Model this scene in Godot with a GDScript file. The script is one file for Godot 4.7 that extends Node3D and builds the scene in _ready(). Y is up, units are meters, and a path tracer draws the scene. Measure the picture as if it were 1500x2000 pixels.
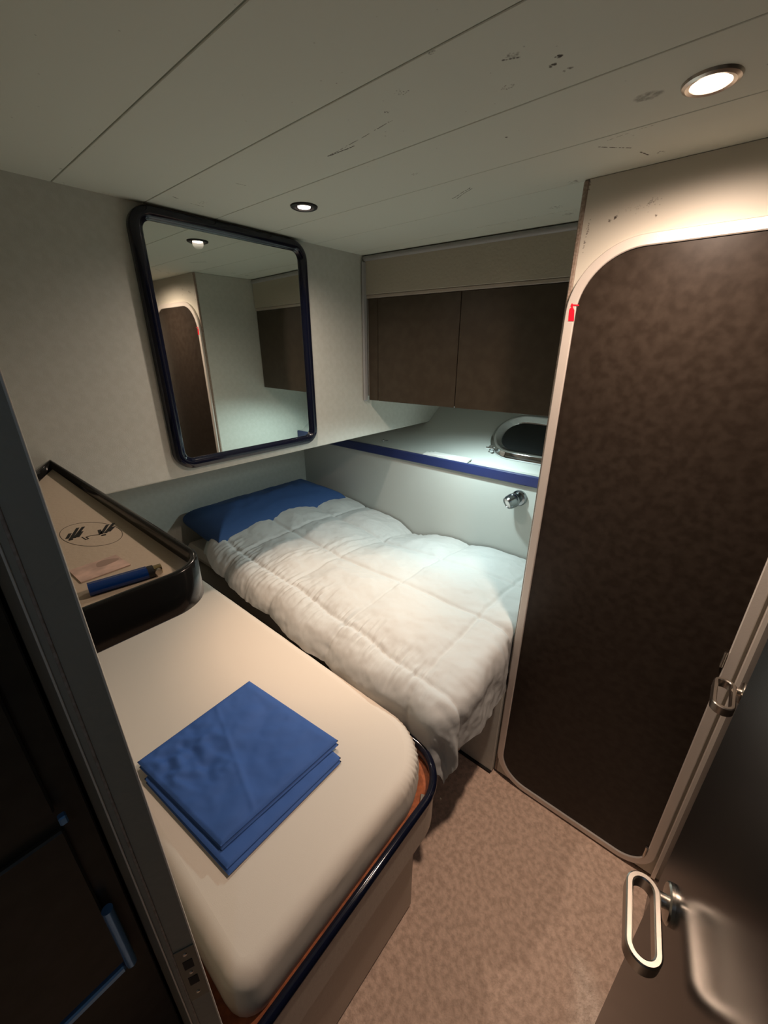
extends Node3D
# Boat cabin with twin bunks. All builder coordinates are metres relative to the lens (lens at x 0, z 0);
# CY lifts them so that the floor lies at y = 0.
const CY := 1.575
const FLOOR := -1.575
const CEIL := 0.345
const F_PX := 785.53

var O := Vector3.ZERO          # base of the thing that is being built
var M := {}                    # materials
var cam: Camera3D
var taken := {}

func _ready() -> void:
	make_camera_and_light()
	make_materials()
	make_shell()
	make_ceiling()
	make_lamps()
	make_overhead_cabinet()
	make_wardrobe()
	make_mirror()
	make_bunk_near()
	make_bunk_hull()
	make_quilt()
	make_pillow()
	make_folded_sheet()
	make_tray()
	make_porthole()
	make_reading_lamp()
	make_doors()
	make_passage()
	make_small_things()

# ------------------------------------------------------------------ camera and light
func make_camera_and_light() -> void:
	cam = Camera3D.new()
	cam.name = "camera"
	cam.position = Vector3(0, CY, 0)
	cam.rotation_degrees = Vector3(-22.2316, -49.6494, 0.0913)
	cam.fov = 103.698
	cam.near = 0.01
	cam.far = 30.0
	add_child(cam)
	cam.current = true
	var e := Environment.new()
	e.background_mode = Environment.BG_COLOR
	e.background_color = Color(0, 0, 0)
	e.tonemap_mode = Environment.TONE_MAPPER_LINEAR
	e.tonemap_exposure = 1.0
	e.sdfgi_enabled = true
	e.ssao_enabled = true
	e.ssil_enabled = true
	var w := WorldEnvironment.new()
	w.name = "environment"
	w.environment = e
	add_child(w)

const LAMP_NEAR := Vector3(0.863, CEIL, -0.136)
const LAMP_FAR := Vector3(0.844, CEIL, -0.996)
const LAMP_CABINET := Vector3(1.475, -0.205, -0.83)

func spot(called: String, at: Vector3, towards: Vector3, color: Color, energy: float, angle: float, soft: float, size: float, parent: Node3D) -> void:
	var l := SpotLight3D.new()
	l.name = called
	l.light_color = color
	l.light_energy = energy
	l.spot_angle = angle
	l.spot_angle_attenuation = soft
	l.spot_attenuation = 2.0
	l.spot_range = 8.0
	l.light_size = size
	l.shadow_enabled = true
	parent.add_child(l)
	var p := at + Vector3(0, CY, 0) - O
	var up := Vector3.RIGHT if absf(towards.normalized().y) > 0.9 else Vector3.UP
	l.transform = Transform3D(Basis.looking_at(towards, up), p)

# ------------------------------------------------------------------ bookkeeping
func numbered(called: String) -> String:
	if not taken.has(called):
		taken[called] = 0
		return called
	taken[called] += 1
	return "%s_%03d" % [called, taken[called]]

func thing(called: String, base: Vector3, label: String, category: String, group := "") -> Node3D:
	O = base + Vector3(0, CY, 0)
	var n := Node3D.new()
	n.name = numbered(called)
	n.position = O
	add_child(n)
	n.set_meta("label", label)
	n.set_meta("category", category)
	if group != "":
		n.set_meta("group", group)
	return n

func structure_root(called: String, label: String) -> Node3D:
	O = Vector3.ZERO
	var n := Node3D.new()
	n.name = numbered(called)
	add_child(n)
	n.set_meta("kind", "structure")
	n.set_meta("label", label)
	n.set_meta("category", called.get_slice("_", 0))
	return n

func new_st() -> SurfaceTool:
	var st := SurfaceTool.new()
	st.begin(Mesh.PRIMITIVE_TRIANGLES)
	return st

func part(st: SurfaceTool, called: String, m: Material, parent: Node3D, label := "") -> MeshInstance3D:
	var mi := MeshInstance3D.new()
	mi.name = called
	mi.mesh = st.commit()
	mi.material_override = m
	mi.cast_shadow = GeometryInstance3D.SHADOW_CASTING_SETTING_ON
	parent.add_child(mi, true)
	if label != "":
		mi.set_meta("label", label)
	return mi

func structure(st: SurfaceTool, called: String, m: Material, label: String) -> MeshInstance3D:
	var mi := part(st, numbered(called), m, self, label)
	mi.set_meta("kind", "structure")
	mi.set_meta("category", called.get_slice("_", 0))
	return mi

# ------------------------------------------------------------------ mesh writing
func vert(st: SurfaceTool, p: Vector3, n: Vector3, uv: Vector2) -> void:
	st.set_normal(n)
	st.set_uv(uv)
	st.add_vertex(p + Vector3(0, CY, 0) - O)

func tri(st: SurfaceTool, a: Vector3, b: Vector3, c: Vector3, na: Vector3, nb: Vector3, nc: Vector3, ua := Vector2.ZERO, ub := Vector2.ZERO, uc := Vector2.ZERO) -> void:
	var g := (a - c).cross(a - b)
	if g.length_squared() < 1e-18:
		return
	vert(st, a, na, ua)
	if g.dot(na + nb + nc) >= 0.0:
		vert(st, b, nb, ub)
		vert(st, c, nc, uc)
	else:
		vert(st, c, nc, uc)
		vert(st, b, nb, ub)

func flat_quad(st: SurfaceTool, a: Vector3, b: Vector3, c: Vector3, d: Vector3, hint: Vector3) -> void:
	var n := (c - a).cross(d - b)
	if n.length_squared() < 1e-18:
		return
	n = n.normalized()
	if n.dot(hint) < 0.0:
		n = -n
	tri(st, a, b, c, n, n, n, Vector2(0, 0), Vector2(1, 0), Vector2(1, 1))
	tri(st, a, c, d, n, n, n, Vector2(0, 0), Vector2(1, 1), Vector2(0, 1))

# box between two corners with chamfered edges, optionally turned about its centre
func box(st: SurfaceTool, lo: Vector3, hi: Vector3, b := 0.002, turn := Basis.IDENTITY) -> void:
	var c := (lo + hi) * 0.5
	var h := ((hi - lo) * 0.5).abs()
	b = minf(b, minf(h.x, minf(h.y, h.z)) * 0.9)
	var pts := {}
	for sx in [-1, 1]:
		for sy in [-1, 1]:
			for sz in [-1, 1]:
				for ax in 3:
					var p := Vector3(sx * h.x, sy * h.y, sz * h.z)
					for k in 3:
						if k != ax:
							p[k] -= signf(p[k]) * b
					pts[[sx, sy, sz, ax]] = c + turn * p
	for ax in 3:
		var i := (ax + 1) % 3
		var j := (ax + 2) % 3
		for s in [-1, 1]:
			var q := []
			for ij in [[-1, -1], [1, -1], [1, 1], [-1, 1]]:
				var k := [0, 0, 0]
				k[ax] = s
				k[i] = ij[0]
				k[j] = ij[1]
				q.append(pts[[k[0], k[1], k[2], ax]])
			var n := Vector3.ZERO
			n[ax] = s
			flat_quad(st, q[0], q[1], q[2], q[3], turn * n)
			# chamfer between +-ax and +-i
			for t in [-1, 1]:
				var e := []
				for w in [[-1, ax], [1, ax], [1, i], [-1, i]]:
					var k2 := [0, 0, 0]
					k2[ax] = s
					k2[i] = t
					k2[j] = w[0]
					e.append(pts[[k2[0], k2[1], k2[2], w[1]]])
				var n2 := Vector3.ZERO
				n2[ax] = s
				n2[i] = t
				flat_quad(st, e[0], e[1], e[2], e[3], turn * n2)
	for sx in [-1, 1]:
		for sy in [-1, 1]:
			for sz in [-1, 1]:
				var n3 := (turn * Vector3(sx, sy, sz)).normalized()
				tri(st, pts[[sx, sy, sz, 0]], pts[[sx, sy, sz, 1]], pts[[sx, sy, sz, 2]], n3, n3, n3)

# sweep a closed profile (u to the side, v along up) along a path that lies in the plane with normal up
func sweep(st: SurfaceTool, path: Array, up: Vector3, prof: Array, closed := false, smooth := true) -> void:
	var n := path.size()
	var m := prof.size()
	var area := 0.0
	for j in m:
		area += prof[j].x * prof[(j + 1) % m].y - prof[(j + 1) % m].x * prof[j].y
	var sg := 1.0 if area > 0 else -1.0
	var edge := []
	for j in m:
		var d: Vector2 = (prof[(j + 1) % m] - prof[j]).normalized()
		edge.append(Vector2(d.y, -d.x) * sg)
	var frames := []
	for i in n:
		var a: Vector3 = path[i]
		var t0 := Vector3.ZERO
		var t1 := Vector3.ZERO
		if closed or i > 0:
			t0 = (a - path[(i - 1 + n) % n]).normalized()
		if closed or i < n - 1:
			t1 = (path[(i + 1) % n] - a).normalized()
		if t0 == Vector3.ZERO: t0 = t1
		if t1 == Vector3.ZERO: t1 = t0
		var t := (t0 + t1).normalized()
		var miter := 1.0 / maxf(0.4, t.dot(t0))
		frames.append([a, t.cross(up).normalized(), miter, t])
	var count := n if closed else n - 1
	for i in count:
		var f0: Array = frames[i]
		var f1: Array = frames[(i + 1) % n]
		for j in m:
			var k := (j + 1) % m
			var e0: Vector2 = edge[j]
			var e1: Vector2 = edge[j]
			if smooth:
				e0 = (edge[j] + edge[(j - 1 + m) % m]).normalized()
				e1 = (edge[j] + edge[k]).normalized()
			var q := []
			var nn := []
			for w in [[f0, j, e0], [f0, k, e1], [f1, k, e1], [f1, j, e0]]:
				var fr: Array = w[0]
				var pr: Vector2 = prof[w[1]]
				q.append(fr[0] + fr[1] * pr.x * fr[2] + up * pr.y)
				nn.append((fr[1] * w[2].x + up * w[2].y).normalized())
			tri(st, q[0], q[1], q[2], nn[0], nn[1], nn[2])
			tri(st, q[0], q[2], q[3], nn[0], nn[2], nn[3])
	if not closed:
		for i in [0, n - 1]:
			var fr: Array = frames[i]
			var nrm: Vector3 = fr[3] * (-1.0 if i == 0 else 1.0)
			var ids := Geometry2D.triangulate_polygon(PackedVector2Array(prof))
			for t in range(0, ids.size(), 3):
				var c := []
				for s in 3:
					var pr: Vector2 = prof[ids[t + s]]
					c.append(fr[0] + fr[1] * pr.x * fr[2] + up * pr.y)
				tri(st, c[0], c[1], c[2], nrm, nrm, nrm)

# prism: outline (Vector2) placed by origin + u * x + v * y, thick along w, with a chamfer b on the far rim
func prism(st: SurfaceTool, outline: Array, origin: Vector3, u: Vector3, v: Vector3, w: Vector3, b := 0.0, uv_scale := 1.0) -> void:
	var n := outline.size()
	var area := 0.0
	for i in n:
		area += outline[i].x * outline[(i + 1) % n].y - outline[(i + 1) % n].x * outline[i].y
	var sg := 1.0 if area > 0 else -1.0
	var wn := w.normalized()
	var nor := []
	for i in n:
		var d: Vector2 = (outline[(i + 1) % n] - outline[i]).normalized()
		nor.append(Vector2(d.y, -d.x) * sg)
	var inner := []
	for i in n:
		var m: Vector2 = (nor[i] + nor[(i - 1 + n) % n])
		m = m.normalized() / maxf(0.5, m.length() * 0.5)
		inner.append(outline[i] - m * b)
	var at := func(p: Vector2, h: Vector3) -> Vector3: return origin + u * p.x + v * p.y + h
	var side := w - wn * b
	for i in n:
		var k := (i + 1) % n
		var soft: bool = nor[i].dot(nor[k]) > 0.8 and nor[i].dot(nor[(i - 1 + n) % n]) > 0.8
		var n0: Vector2 = (nor[i] + nor[(i - 1 + n) % n]).normalized() if soft else nor[i]
		var n1: Vector2 = (nor[i] + nor[k]).normalized() if soft else nor[i]
		var v0: Vector3 = (u * n0.x + v * n0.y).normalized()
		var v1: Vector3 = (u * n1.x + v * n1.y).normalized()
		var a: Vector3 = at.call(outline[i], Vector3.ZERO)
		var c: Vector3 = at.call(outline[k], Vector3.ZERO)
		tri(st, a, c, c + side, v0, v1, v1)
		tri(st, a, c + side, a + side, v0, v1, v0)
		if b > 0.0:
			var a2: Vector3 = at.call(inner[i], w)
			var c2: Vector3 = at.call(inner[k], w)
			var m0 := (v0 + wn).normalized()
			var m1 := (v1 + wn).normalized()
			tri(st, a + side, c + side, c2, m0, m1, m1)
			tri(st, a + side, c2, a2, m0, m1, m0)
	var ids := Geometry2D.triangulate_polygon(PackedVector2Array(inner))
	for t in range(0, ids.size(), 3):
		var p0: Vector2 = inner[ids[t]]
		var p1: Vector2 = inner[ids[t + 1]]
		var p2: Vector2 = inner[ids[t + 2]]
		tri(st, at.call(p0, w), at.call(p1, w), at.call(p2, w), wn, wn, wn, p0 * uv_scale, p1 * uv_scale, p2 * uv_scale)
		p0 = outline[ids[t]]
		p1 = outline[ids[t + 1]]
		p2 = outline[ids[t + 2]]
		tri(st, at.call(p0, Vector3.ZERO), at.call(p1, Vector3.ZERO), at.call(p2, Vector3.ZERO), -wn, -wn, -wn)

# smooth surface through a grid of points; hint is the outside direction at the middle of the grid
func grid(st: SurfaceTool, P: Array, hint: Vector3, wrap_i := false, wrap_j := false) -> void:
	var ni := P.size()
	var nj: int = P[0].size()
	var N := []
	for i in ni:
		var row := []
		for j in nj:
			var i0 := (i - 1 + ni) % ni if wrap_i else maxi(i - 1, 0)
			var i1 := (i + 1) % ni if wrap_i else mini(i + 1, ni - 1)
			var j0 := (j - 1 + nj) % nj if wrap_j else maxi(j - 1, 0)
			var j1 := (j + 1) % nj if wrap_j else mini(j + 1, nj - 1)
			var nn: Vector3 = (P[i1][j] - P[i0][j]).cross(P[i][j1] - P[i][j0])
			row.append(nn.normalized() if nn.length_squared() > 1e-20 else Vector3.ZERO)
		N.append(row)
	var mid: Vector3 = N[ni / 2][nj / 2]
	var sg := 1.0 if mid.dot(hint) >= 0 else -1.0
	for i in (ni if wrap_i else ni - 1):
		for j in (nj if wrap_j else nj - 1):
			var a := (i + 1) % ni
			var b := (j + 1) % nj
			tri(st, P[i][j], P[a][j], P[a][b], N[i][j] * sg, N[a][j] * sg, N[a][b] * sg)
			tri(st, P[i][j], P[a][b], P[i][b], N[i][j] * sg, N[a][b] * sg, N[i][b] * sg)

# turned shape: profile of (radius, height) round axis through origin
func lathe(st: SurfaceTool, origin: Vector3, axis: Vector3, prof: Array, seg := 32) -> void:
	axis = axis.normalized()
	var u := axis.cross(Vector3(0.31, 0.2, 0.93)).normalized()
	var v := axis.cross(u)
	for j in prof.size() - 1:
		var d: Vector2 = (prof[j + 1] - prof[j]).normalized()
		if (prof[j + 1] - prof[j]).length() < 1e-7:
			continue
		var e := Vector2(d.y, -d.x)
		for i in seg:
			var t0 := TAU * i / seg
			var t1 := TAU * (i + 1) / seg
			var r0 := u * cos(t0) + v * sin(t0)
			var r1 := u * cos(t1) + v * sin(t1)
			var n0 := r0 * e.x + axis * e.y
			var n1 := r1 * e.x + axis * e.y
			var a: Vector3 = origin + r0 * prof[j].x + axis * prof[j].y
			var b: Vector3 = origin + r1 * prof[j].x + axis * prof[j].y
			var c: Vector3 = origin + r1 * prof[j + 1].x + axis * prof[j + 1].y
			var f: Vector3 = origin + r0 * prof[j + 1].x + axis * prof[j + 1].y
			tri(st, a, b, c, n0, n1, n1)
			tri(st, a, c, f, n0, n1, n0)

func ball(st: SurfaceTool, c: Vector3, r: float) -> void:
	var prof := []
	for k in 13:
		var t := -PI / 2 + PI * k / 12.0
		prof.append(Vector2(maxf(cos(t) * r, 0.0), sin(t) * r))
	lathe(st, c, Vector3.UP, prof, 24)

func tube_between(st: SurfaceTool, a: Vector3, b: Vector3, r: float) -> void:
	lathe(st, a, b - a, [Vector2(0, 0), Vector2(r, 0), Vector2(r, (b - a).length()), Vector2(0, (b - a).length())], 20)

func circle_profile(ru: float, rv: float, seg := 14) -> Array:
	var p := []
	for k in seg:
		p.append(Vector2(cos(TAU * k / seg) * ru, sin(TAU * k / seg) * rv))
	return p

func rect_profile(u0: float, u1: float, v0: float, v1: float, c := 0.001) -> Array:
	return [Vector2(u0 + c, v0), Vector2(u1 - c, v0), Vector2(u1, v0 + c), Vector2(u1, v1 - c), Vector2(u1 - c, v1), Vector2(u0 + c, v1), Vector2(u0, v1 - c), Vector2(u0, v0 + c)]

# rounded rectangle; r = radii at (lo,lo) (hi,lo) (hi,hi) (lo,hi)
func rounded_rect(lo: Vector2, hi: Vector2, r: Array, seg := 12) -> Array:
	var out := []
	var cs := [Vector2(lo.x + r[0], lo.y + r[0]), Vector2(hi.x - r[1], lo.y + r[1]), Vector2(hi.x - r[2], hi.y - r[2]), Vector2(lo.x + r[3], hi.y - r[3])]
	for k in 4:
		for s in seg + 1:
			var t := PI + PI / 2 * k + PI / 2 * s / seg
			out.append(cs[k] + Vector2(cos(t), sin(t)) * r[k])
	return out

# puffed slab over a four-sided outline; corners a b c d in plan order
func slab(st: SurfaceTool, a: Vector3, b: Vector3, c: Vector3, d: Vector3, thick: float, edge: float, nu: int, nv: int, lift: Callable) -> void:
	var top := []
	var low := []
	for i in nu + 1:
		var rt := []
		var rl := []
		for j in nv + 1:
			var u := 0.5 - 0.5 * cos(PI * i / nu) if edge > 0.2 else float(i) / nu
			var v := 0.5 - 0.5 * cos(PI * j / nv) if edge > 0.2 else float(j) / nv
			var p := a.lerp(b, u).lerp(d.lerp(c, u), v)
			var e := minf(minf(u, 1 - u) * (b - a).length(), minf(v, 1 - v) * (d - a).length())
			var k := 1.0 - clampf(e / edge, 0, 1)
			var h := thick * 0.5 * sqrt(maxf(0.0, 1.0 - k * k))
			var l: float = lift.call(u, v)
			rt.append(p + Vector3(0, h + l, 0))
			rl.append(p + Vector3(0, -h + minf(l, 0.0) * 0.0, 0))
		top.append(rt)
		low.append(rl)
	grid(st, top, Vector3.UP)
	grid(st, low, Vector3.DOWN)

# point on a plane seen at a pixel of the 1500 x 2000 photograph
func ray(px: float, py: float) -> Vector3:
	return cam.basis * Vector3((px - 750.0) / F_PX, -(py - 1000.0) / F_PX, -1.0)

func on_y(px: float, py: float, y: float) -> Vector3:
	var r := ray(px, py)
	return r * (y / r.y)

func on_x(px: float, py: float, x: float) -> Vector3:
	var r := ray(px, py)
	return r * (x / r.x)

# ------------------------------------------------------------------ materials
func noise_tex(freq: float, kind: int, size: int, normal := false, strength := 4.0, ramp: Gradient = null, seed_no := 1, oct := 4) -> NoiseTexture2D:
	var f := FastNoiseLite.new()
	f.noise_type = kind
	f.frequency = freq
	f.fractal_octaves = oct
	f.seed = seed_no
	var t := NoiseTexture2D.new()
	t.noise = f
	t.width = size
	t.height = size
	t.seamless = true
	t.as_normal_map = normal
	t.bump_strength = strength
	if ramp:
		t.color_ramp = ramp
	return t

func ramp(a: Color, b: Color, mid: Color = Color(-1, 0, 0)) -> Gradient:
	var g := Gradient.new()
	if mid.r < 0:
		g.offsets = PackedFloat32Array([0.2, 0.8])
		g.colors = PackedColorArray([a, b])
	else:
		g.offsets = PackedFloat32Array([0.15, 0.5, 0.85])
		g.colors = PackedColorArray([a, mid, b])
	return g

func mat(c: Color, rough: float, metal := 0.0) -> StandardMaterial3D:
	var m := StandardMaterial3D.new()
	m.albedo_color = c
	m.roughness = rough
	m.metallic = metal
	return m

func textured(m: StandardMaterial3D, albedo: Texture2D, normal: Texture2D, scale: float, strength := 1.0) -> StandardMaterial3D:
	m.uv1_triplanar = true
	m.uv1_world_triplanar = true
	m.uv1_scale = Vector3.ONE * scale
	if albedo:
		m.albedo_texture = albedo
	if normal:
		m.normal_enabled = true
		m.normal_texture = normal
		m.normal_scale = strength
	return m

func make_materials() -> void:
	var grain := noise_tex(0.06, FastNoiseLite.TYPE_SIMPLEX, 256, true, 3.0, null, 3, 3)
	var weave := noise_tex(0.12, FastNoiseLite.TYPE_CELLULAR, 256, true, 3.0, null, 7, 2)
	var crease := noise_tex(0.012, FastNoiseLite.TYPE_SIMPLEX, 256, true, 6.0, null, 11, 4)
	var pile := noise_tex(0.09, FastNoiseLite.TYPE_CELLULAR, 512, true, 8.0, null, 13, 3)
	M.vinyl = textured(mat(Color(0.77, 0.775, 0.745), 0.55), noise_tex(0.008, FastNoiseLite.TYPE_SIMPLEX, 256, false, 1, ramp(Color(0.975, 0.975, 0.97), Color(1, 1, 1)), 21), grain, 16.0, 0.15)
	M.hull = textured(mat(Color(0.73, 0.74, 0.72), 0.5), null, grain, 16.0, 0.15)
	M.ceiling_back = mat(Color(0.16, 0.15, 0.13), 0.9)
	M.carpet = textured(mat(Color(0.90, 0.785, 0.705), 1.0), noise_tex(0.02, FastNoiseLite.TYPE_SIMPLEX, 512, false, 1, ramp(Color(0.86, 0.85, 0.84), Color(1, 1, 1), Color(0.94, 0.935, 0.93)), 31, 7), pile, 3.6, 0.6)
	M.brown = textured(mat(Color(0.20, 0.172, 0.148), 0.34), noise_tex(0.03, FastNoiseLite.TYPE_SIMPLEX, 512, false, 1, ramp(Color(0.82, 0.80, 0.785), Color(1.0, 1.0, 1.0), Color(0.92, 0.91, 0.905)), 41, 8), null, 1.7, 0.0)
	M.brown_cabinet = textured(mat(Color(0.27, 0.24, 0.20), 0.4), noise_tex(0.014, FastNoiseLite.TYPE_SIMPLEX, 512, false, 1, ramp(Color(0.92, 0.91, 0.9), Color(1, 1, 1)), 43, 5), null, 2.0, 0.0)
	M.header = textured(mat(Color(0.66, 0.635, 0.575), 0.5), null, grain, 4.0, 0.2)
	M.door = mat(Color(0.105, 0.095, 0.088), 0.22)
	M.alu = textured(mat(Color(0.86, 0.83, 0.80), 0.40, 0.35), null, grain, 8.0, 0.08)
	M.nickel = mat(Color(0.80, 0.77, 0.73), 0.28, 1.0)
	M.chrome = mat(Color(0.86, 0.87, 0.88), 0.08, 1.0)
	M.lamp_chrome = mat(Color(0.55, 0.57, 0.58), 0.16, 1.0)
	M.navy = mat(Color(0.06, 0.075, 0.14), 0.1)
	M.navy_paint = mat(Color(0.14, 0.175, 0.34), 0.3)
	M.black_gloss = mat(Color(0.12, 0.122, 0.12), 0.16)
	M.jamb = textured(mat(Color(0.56, 0.535, 0.48), 0.5), null, grain, 4.0, 0.2)
	M.sheet = textured(mat(Color(0.83, 0.79, 0.74), 0.85), null, weave, 20.0, 0.10)
	M.quilt = textured(mat(Color(0.745, 0.755, 0.75), 0.8), null, crease, 5.0, 0.14)
	M.blue = textured(mat(Color(0.19, 0.34, 0.60), 0.75), null, crease, 2.0, 0.07)
	M.blue_dark = textured(mat(Color(0.165, 0.295, 0.49), 0.8), null, crease, 3.0, 0.2)
	M.grey_laminate = textured(mat(Color(0.65, 0.615, 0.57), 0.35), null, grain, 4.0, 0.1)
	M.wood = textured(mat(Color(0.66, 0.36, 0.18), 0.6), noise_tex(0.03, FastNoiseLite.TYPE_SIMPLEX, 256, false, 1, ramp(Color(0.82, 0.8, 0.78), Color(1, 1, 1)), 51, 4), null, 6.0)
	M.dark = mat(Color(0.06, 0.055, 0.05), 0.7)
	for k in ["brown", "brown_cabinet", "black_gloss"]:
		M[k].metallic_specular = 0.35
	M.mirror = mat(Color(0.86, 0.88, 0.86), 0.015, 1.0)
	M.cream = textured(mat(Color(0.76, 0.70, 0.62), 0.6), null, grain, 6.0, 0.1)
	M.red = mat(Color(0.88, 0.03, 0.16), 0.5)
	M.rubber = mat(Color(0.08, 0.08, 0.085), 0.5)
	M.trim_grey = mat(Color(0.60, 0.60, 0.60), 0.4)
	M.edging = textured(mat(Color(0.62, 0.565, 0.52), 0.45), noise_tex(0.05, FastNoiseLite.TYPE_SIMPLEX, 256, false, 1, ramp(Color(0.82, 0.79, 0.76), Color(1, 1, 1)), 61, 4), null, 8.0)
	M.plate = mat(Color(0.46, 0.44, 0.38), 0.45, 0.4)
	M.blue_lit_metal = mat(Color(0.50, 0.70, 0.92), 0.2, 0.6)  # chrome tinted blue: the bluish passage light is put into the colour
	M.bright_strip = mat(Color(0.80, 0.78, 0.74), 0.4, 0.3)
	M.glass = mat(Color(0.10, 0.11, 0.115), 0.04)
	M.paper = textured(mat(Color(0.86, 0.74, 0.68), 0.8), noise_tex(0.02, FastNoiseLite.TYPE_SIMPLEX, 128, false, 1, ramp(Color(0.85, 0.85, 0.85), Color(1, 1, 1)), 71, 3), null, 9.0)
	M.white_paper = mat(Color(0.86, 0.87, 0.86), 0.5)
	M.ink = mat(Color(0.07, 0.075, 0.06), 0.7)
	M.lighter = mat(Color(0.04, 0.20, 0.46), 0.15)
	M.brass = mat(Color(0.80, 0.70, 0.52), 0.25, 1.0)

func glow(c: Color, energy: float) -> StandardMaterial3D:
	var m := mat(Color(0.9, 0.9, 0.9), 0.5)
	m.emission_enabled = true
	m.emission = c
	m.emission_energy_multiplier = energy
	return m

# ------------------------------------------------------------------ setting
func make_shell() -> void:
	O = Vector3.ZERO
	var st := new_st()
	box(st, Vector3(-1.0, FLOOR - 0.05, -2.3), Vector3(2.4, FLOOR, 0.7), 0.0)
	structure(st, "floor", M.carpet, "beige brown carpet on the cabin floor")
	# upper head wall: a locker face that hangs over the heads of the bunks
	st = new_st()
	box(st, Vector3(0.02, -0.388, -2.25), Vector3(2.3, CEIL + 0.02, -1.298), 0.004)
	structure(st, "wall_left", M.vinyl, "off white upper wall panel that carries the mirror")
	st = new_st()
	box(st, Vector3(0.0, FLOOR, -2.25), Vector3(1.72, -0.386, -2.16), 0.0)
	structure(st, "wall_left_lower", M.vinyl, "recessed lower wall behind the pillow")
	# lower hull lining beside the bed
	st = new_st()
	box(st, Vector3(1.70, FLOOR, -2.25), Vector3(1.78, -0.60, 0.2), 0.0)
	box(st, Vector3(1.70, -0.60, -2.25), Vector3(1.76, -0.518, 0.2), 0.0)
	structure(st, "wall_right_lower", M.hull, "pale lower hull lining beside the white quilt")
	st = new_st()
	box(st, Vector3(1.682, -0.563, -2.16), Vector3(1.6995, -0.514, -0.3765), 0.004)
	structure(st, "trim_1", M.navy_paint, "navy blue fiddle rail along the hull ledge")
	# sloping hull side
	st = new_st()
	var o2 := [Vector2(1.735, -0.519), Vector2(2.30, -0.117), Vector2(2.36, -0.16), Vector2(1.79, -0.566)]
	prism(st, o2, Vector3(0, 0, -2.25), Vector3.RIGHT, Vector3.UP, Vector3(0, 0, 2.45))
	structure(st, "wall_right_hull", M.hull, "sloping pale hull side behind the porthole")
	st = new_st()
	box(st, Vector3(2.25, -0.2, -2.25), Vector3(2.32, CEIL + 0.02, 0.25), 0.0)
	structure(st, "wall_right_upper", M.hull, "hull side behind the overhead cabinet")
	# partition between cabin and passage, its near end is the door post
	var d := 0.35
	var p1 := Vector2(0.134 * d, -d)
	var p2 := p1 - Vector2(0.906, 0.423) * 0.095 * d
	st = new_st()
	prism(st, [p1, p2, Vector2(p2.x, -1.30), Vector2(p1.x, -1.30)], Vector3(0, FLOOR, 0), Vector3.RIGHT, Vector3(0, 0, 1), Vector3(0, CEIL - FLOOR, 0))
	var post := structure(st, "wall_partition", M.jamb, "dark brown door post at the end of the partition")
	var along := Vector3(0.906, 0, 0.423)
	var out := Vector3(0.423, 0, -0.906) * -1.0
	for k in [[p1, -0.0007, "edge_strip"], [p2, 0.0006, "edge_strip"]]:
		st = new_st()
		var c: Vector3 = Vector3(k[0].x, 0, k[0].y) + along * k[1] + out * 0.0004
		var bs := Basis(along, Vector3.UP, -out)
		box(st, c + Vector3(-0.0009, FLOOR, -0.001), c + Vector3(0.0009, CEIL, 0.001), 0.0003, bs)
		part(st, k[2], M.bright_strip, post, "thin bright metal strip on the post edge")
	# recessed groove line on the post face
	st = new_st()
	var gc := Vector3(p2.x, 0, p2.y) + along * 0.0075 + out * 0.0004
	box(st, gc + Vector3(-0.0012, FLOOR, -0.0008), gc + Vector3(0.0012, CEIL, 0.0008), 0.0004, Basis(along, Vector3.UP, -out))
	part(st, "seal_strip", M.edging, post)
	# strike plate
	var pc := Vector3((p1.x + p2.x) * 0.5, -0.752, (p1.y + p2.y) * 0.5) + along * 0.0035 + out * 0.0006
	var pb := Basis(along, Vector3.UP, -out)
	st = new_st()
	box(st, pc - Vector3(0.0115, 0.062, 0.0008), pc + Vector3(0.0115, 0.062, 0.0008), 0.0004, pb)
	var plate := part(st, "strike_plate", M.plate, post, "metal strike plate with two dark latch holes")
	for dy in [0.026, -0.014]:
		st = new_st()
		var hc := pc + Vector3(0, dy, 0) + out * 0.0009
		box(st, hc - Vector3(0.0055, 0.0095, 0.0004), hc + Vector3(0.0055, 0.0095, 0.0004), 0.0001, pb)
		part(st, "latch_hole", M.dark, plate)
	for dy in [0.050, 0.006, -0.046]:
		st = new_st()
		lathe(st, pc + Vector3(0, dy, 0) + out * 0.0006, out, [Vector2(0, 0), Vector2(0.003, 0), Vector2(0.002, 0.0012), Vector2(0, 0.0014)], 12)
		part(st, "screw", M.nickel, plate)
	# near wall beside the wardrobe, rear and side of the passage: they close the room behind the lens
	O = Vector3.ZERO
	st = new_st()
	box(st, Vector3(0.58, FLOOR, 0.19), Vector3(2.3, CEIL + 0.02, 0.26), 0.0)
	box(st, Vector3(0.58, FLOOR, 0.26), Vector3(0.64, CEIL + 0.02, 0.66), 0.0)
	structure(st, "wall_near", M.vinyl, "cabin wall beside the entry door")
	st = new_st()
	box(st, Vector3(-0.98, FLOOR, 0.60), Vector3(0.64, CEIL + 0.02, 0.66), 0.0)
	structure(st, "wall_back", M.vinyl, "off white passage wall behind the doorway")
	st = new_st()
	box(st, Vector3(-0.98, FLOOR, -0.95), Vector3(-0.92, CEIL + 0.02, 0.62), 0.0)
	structure(st, "wall_passage", M.vinyl, "off white passage side wall")

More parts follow.
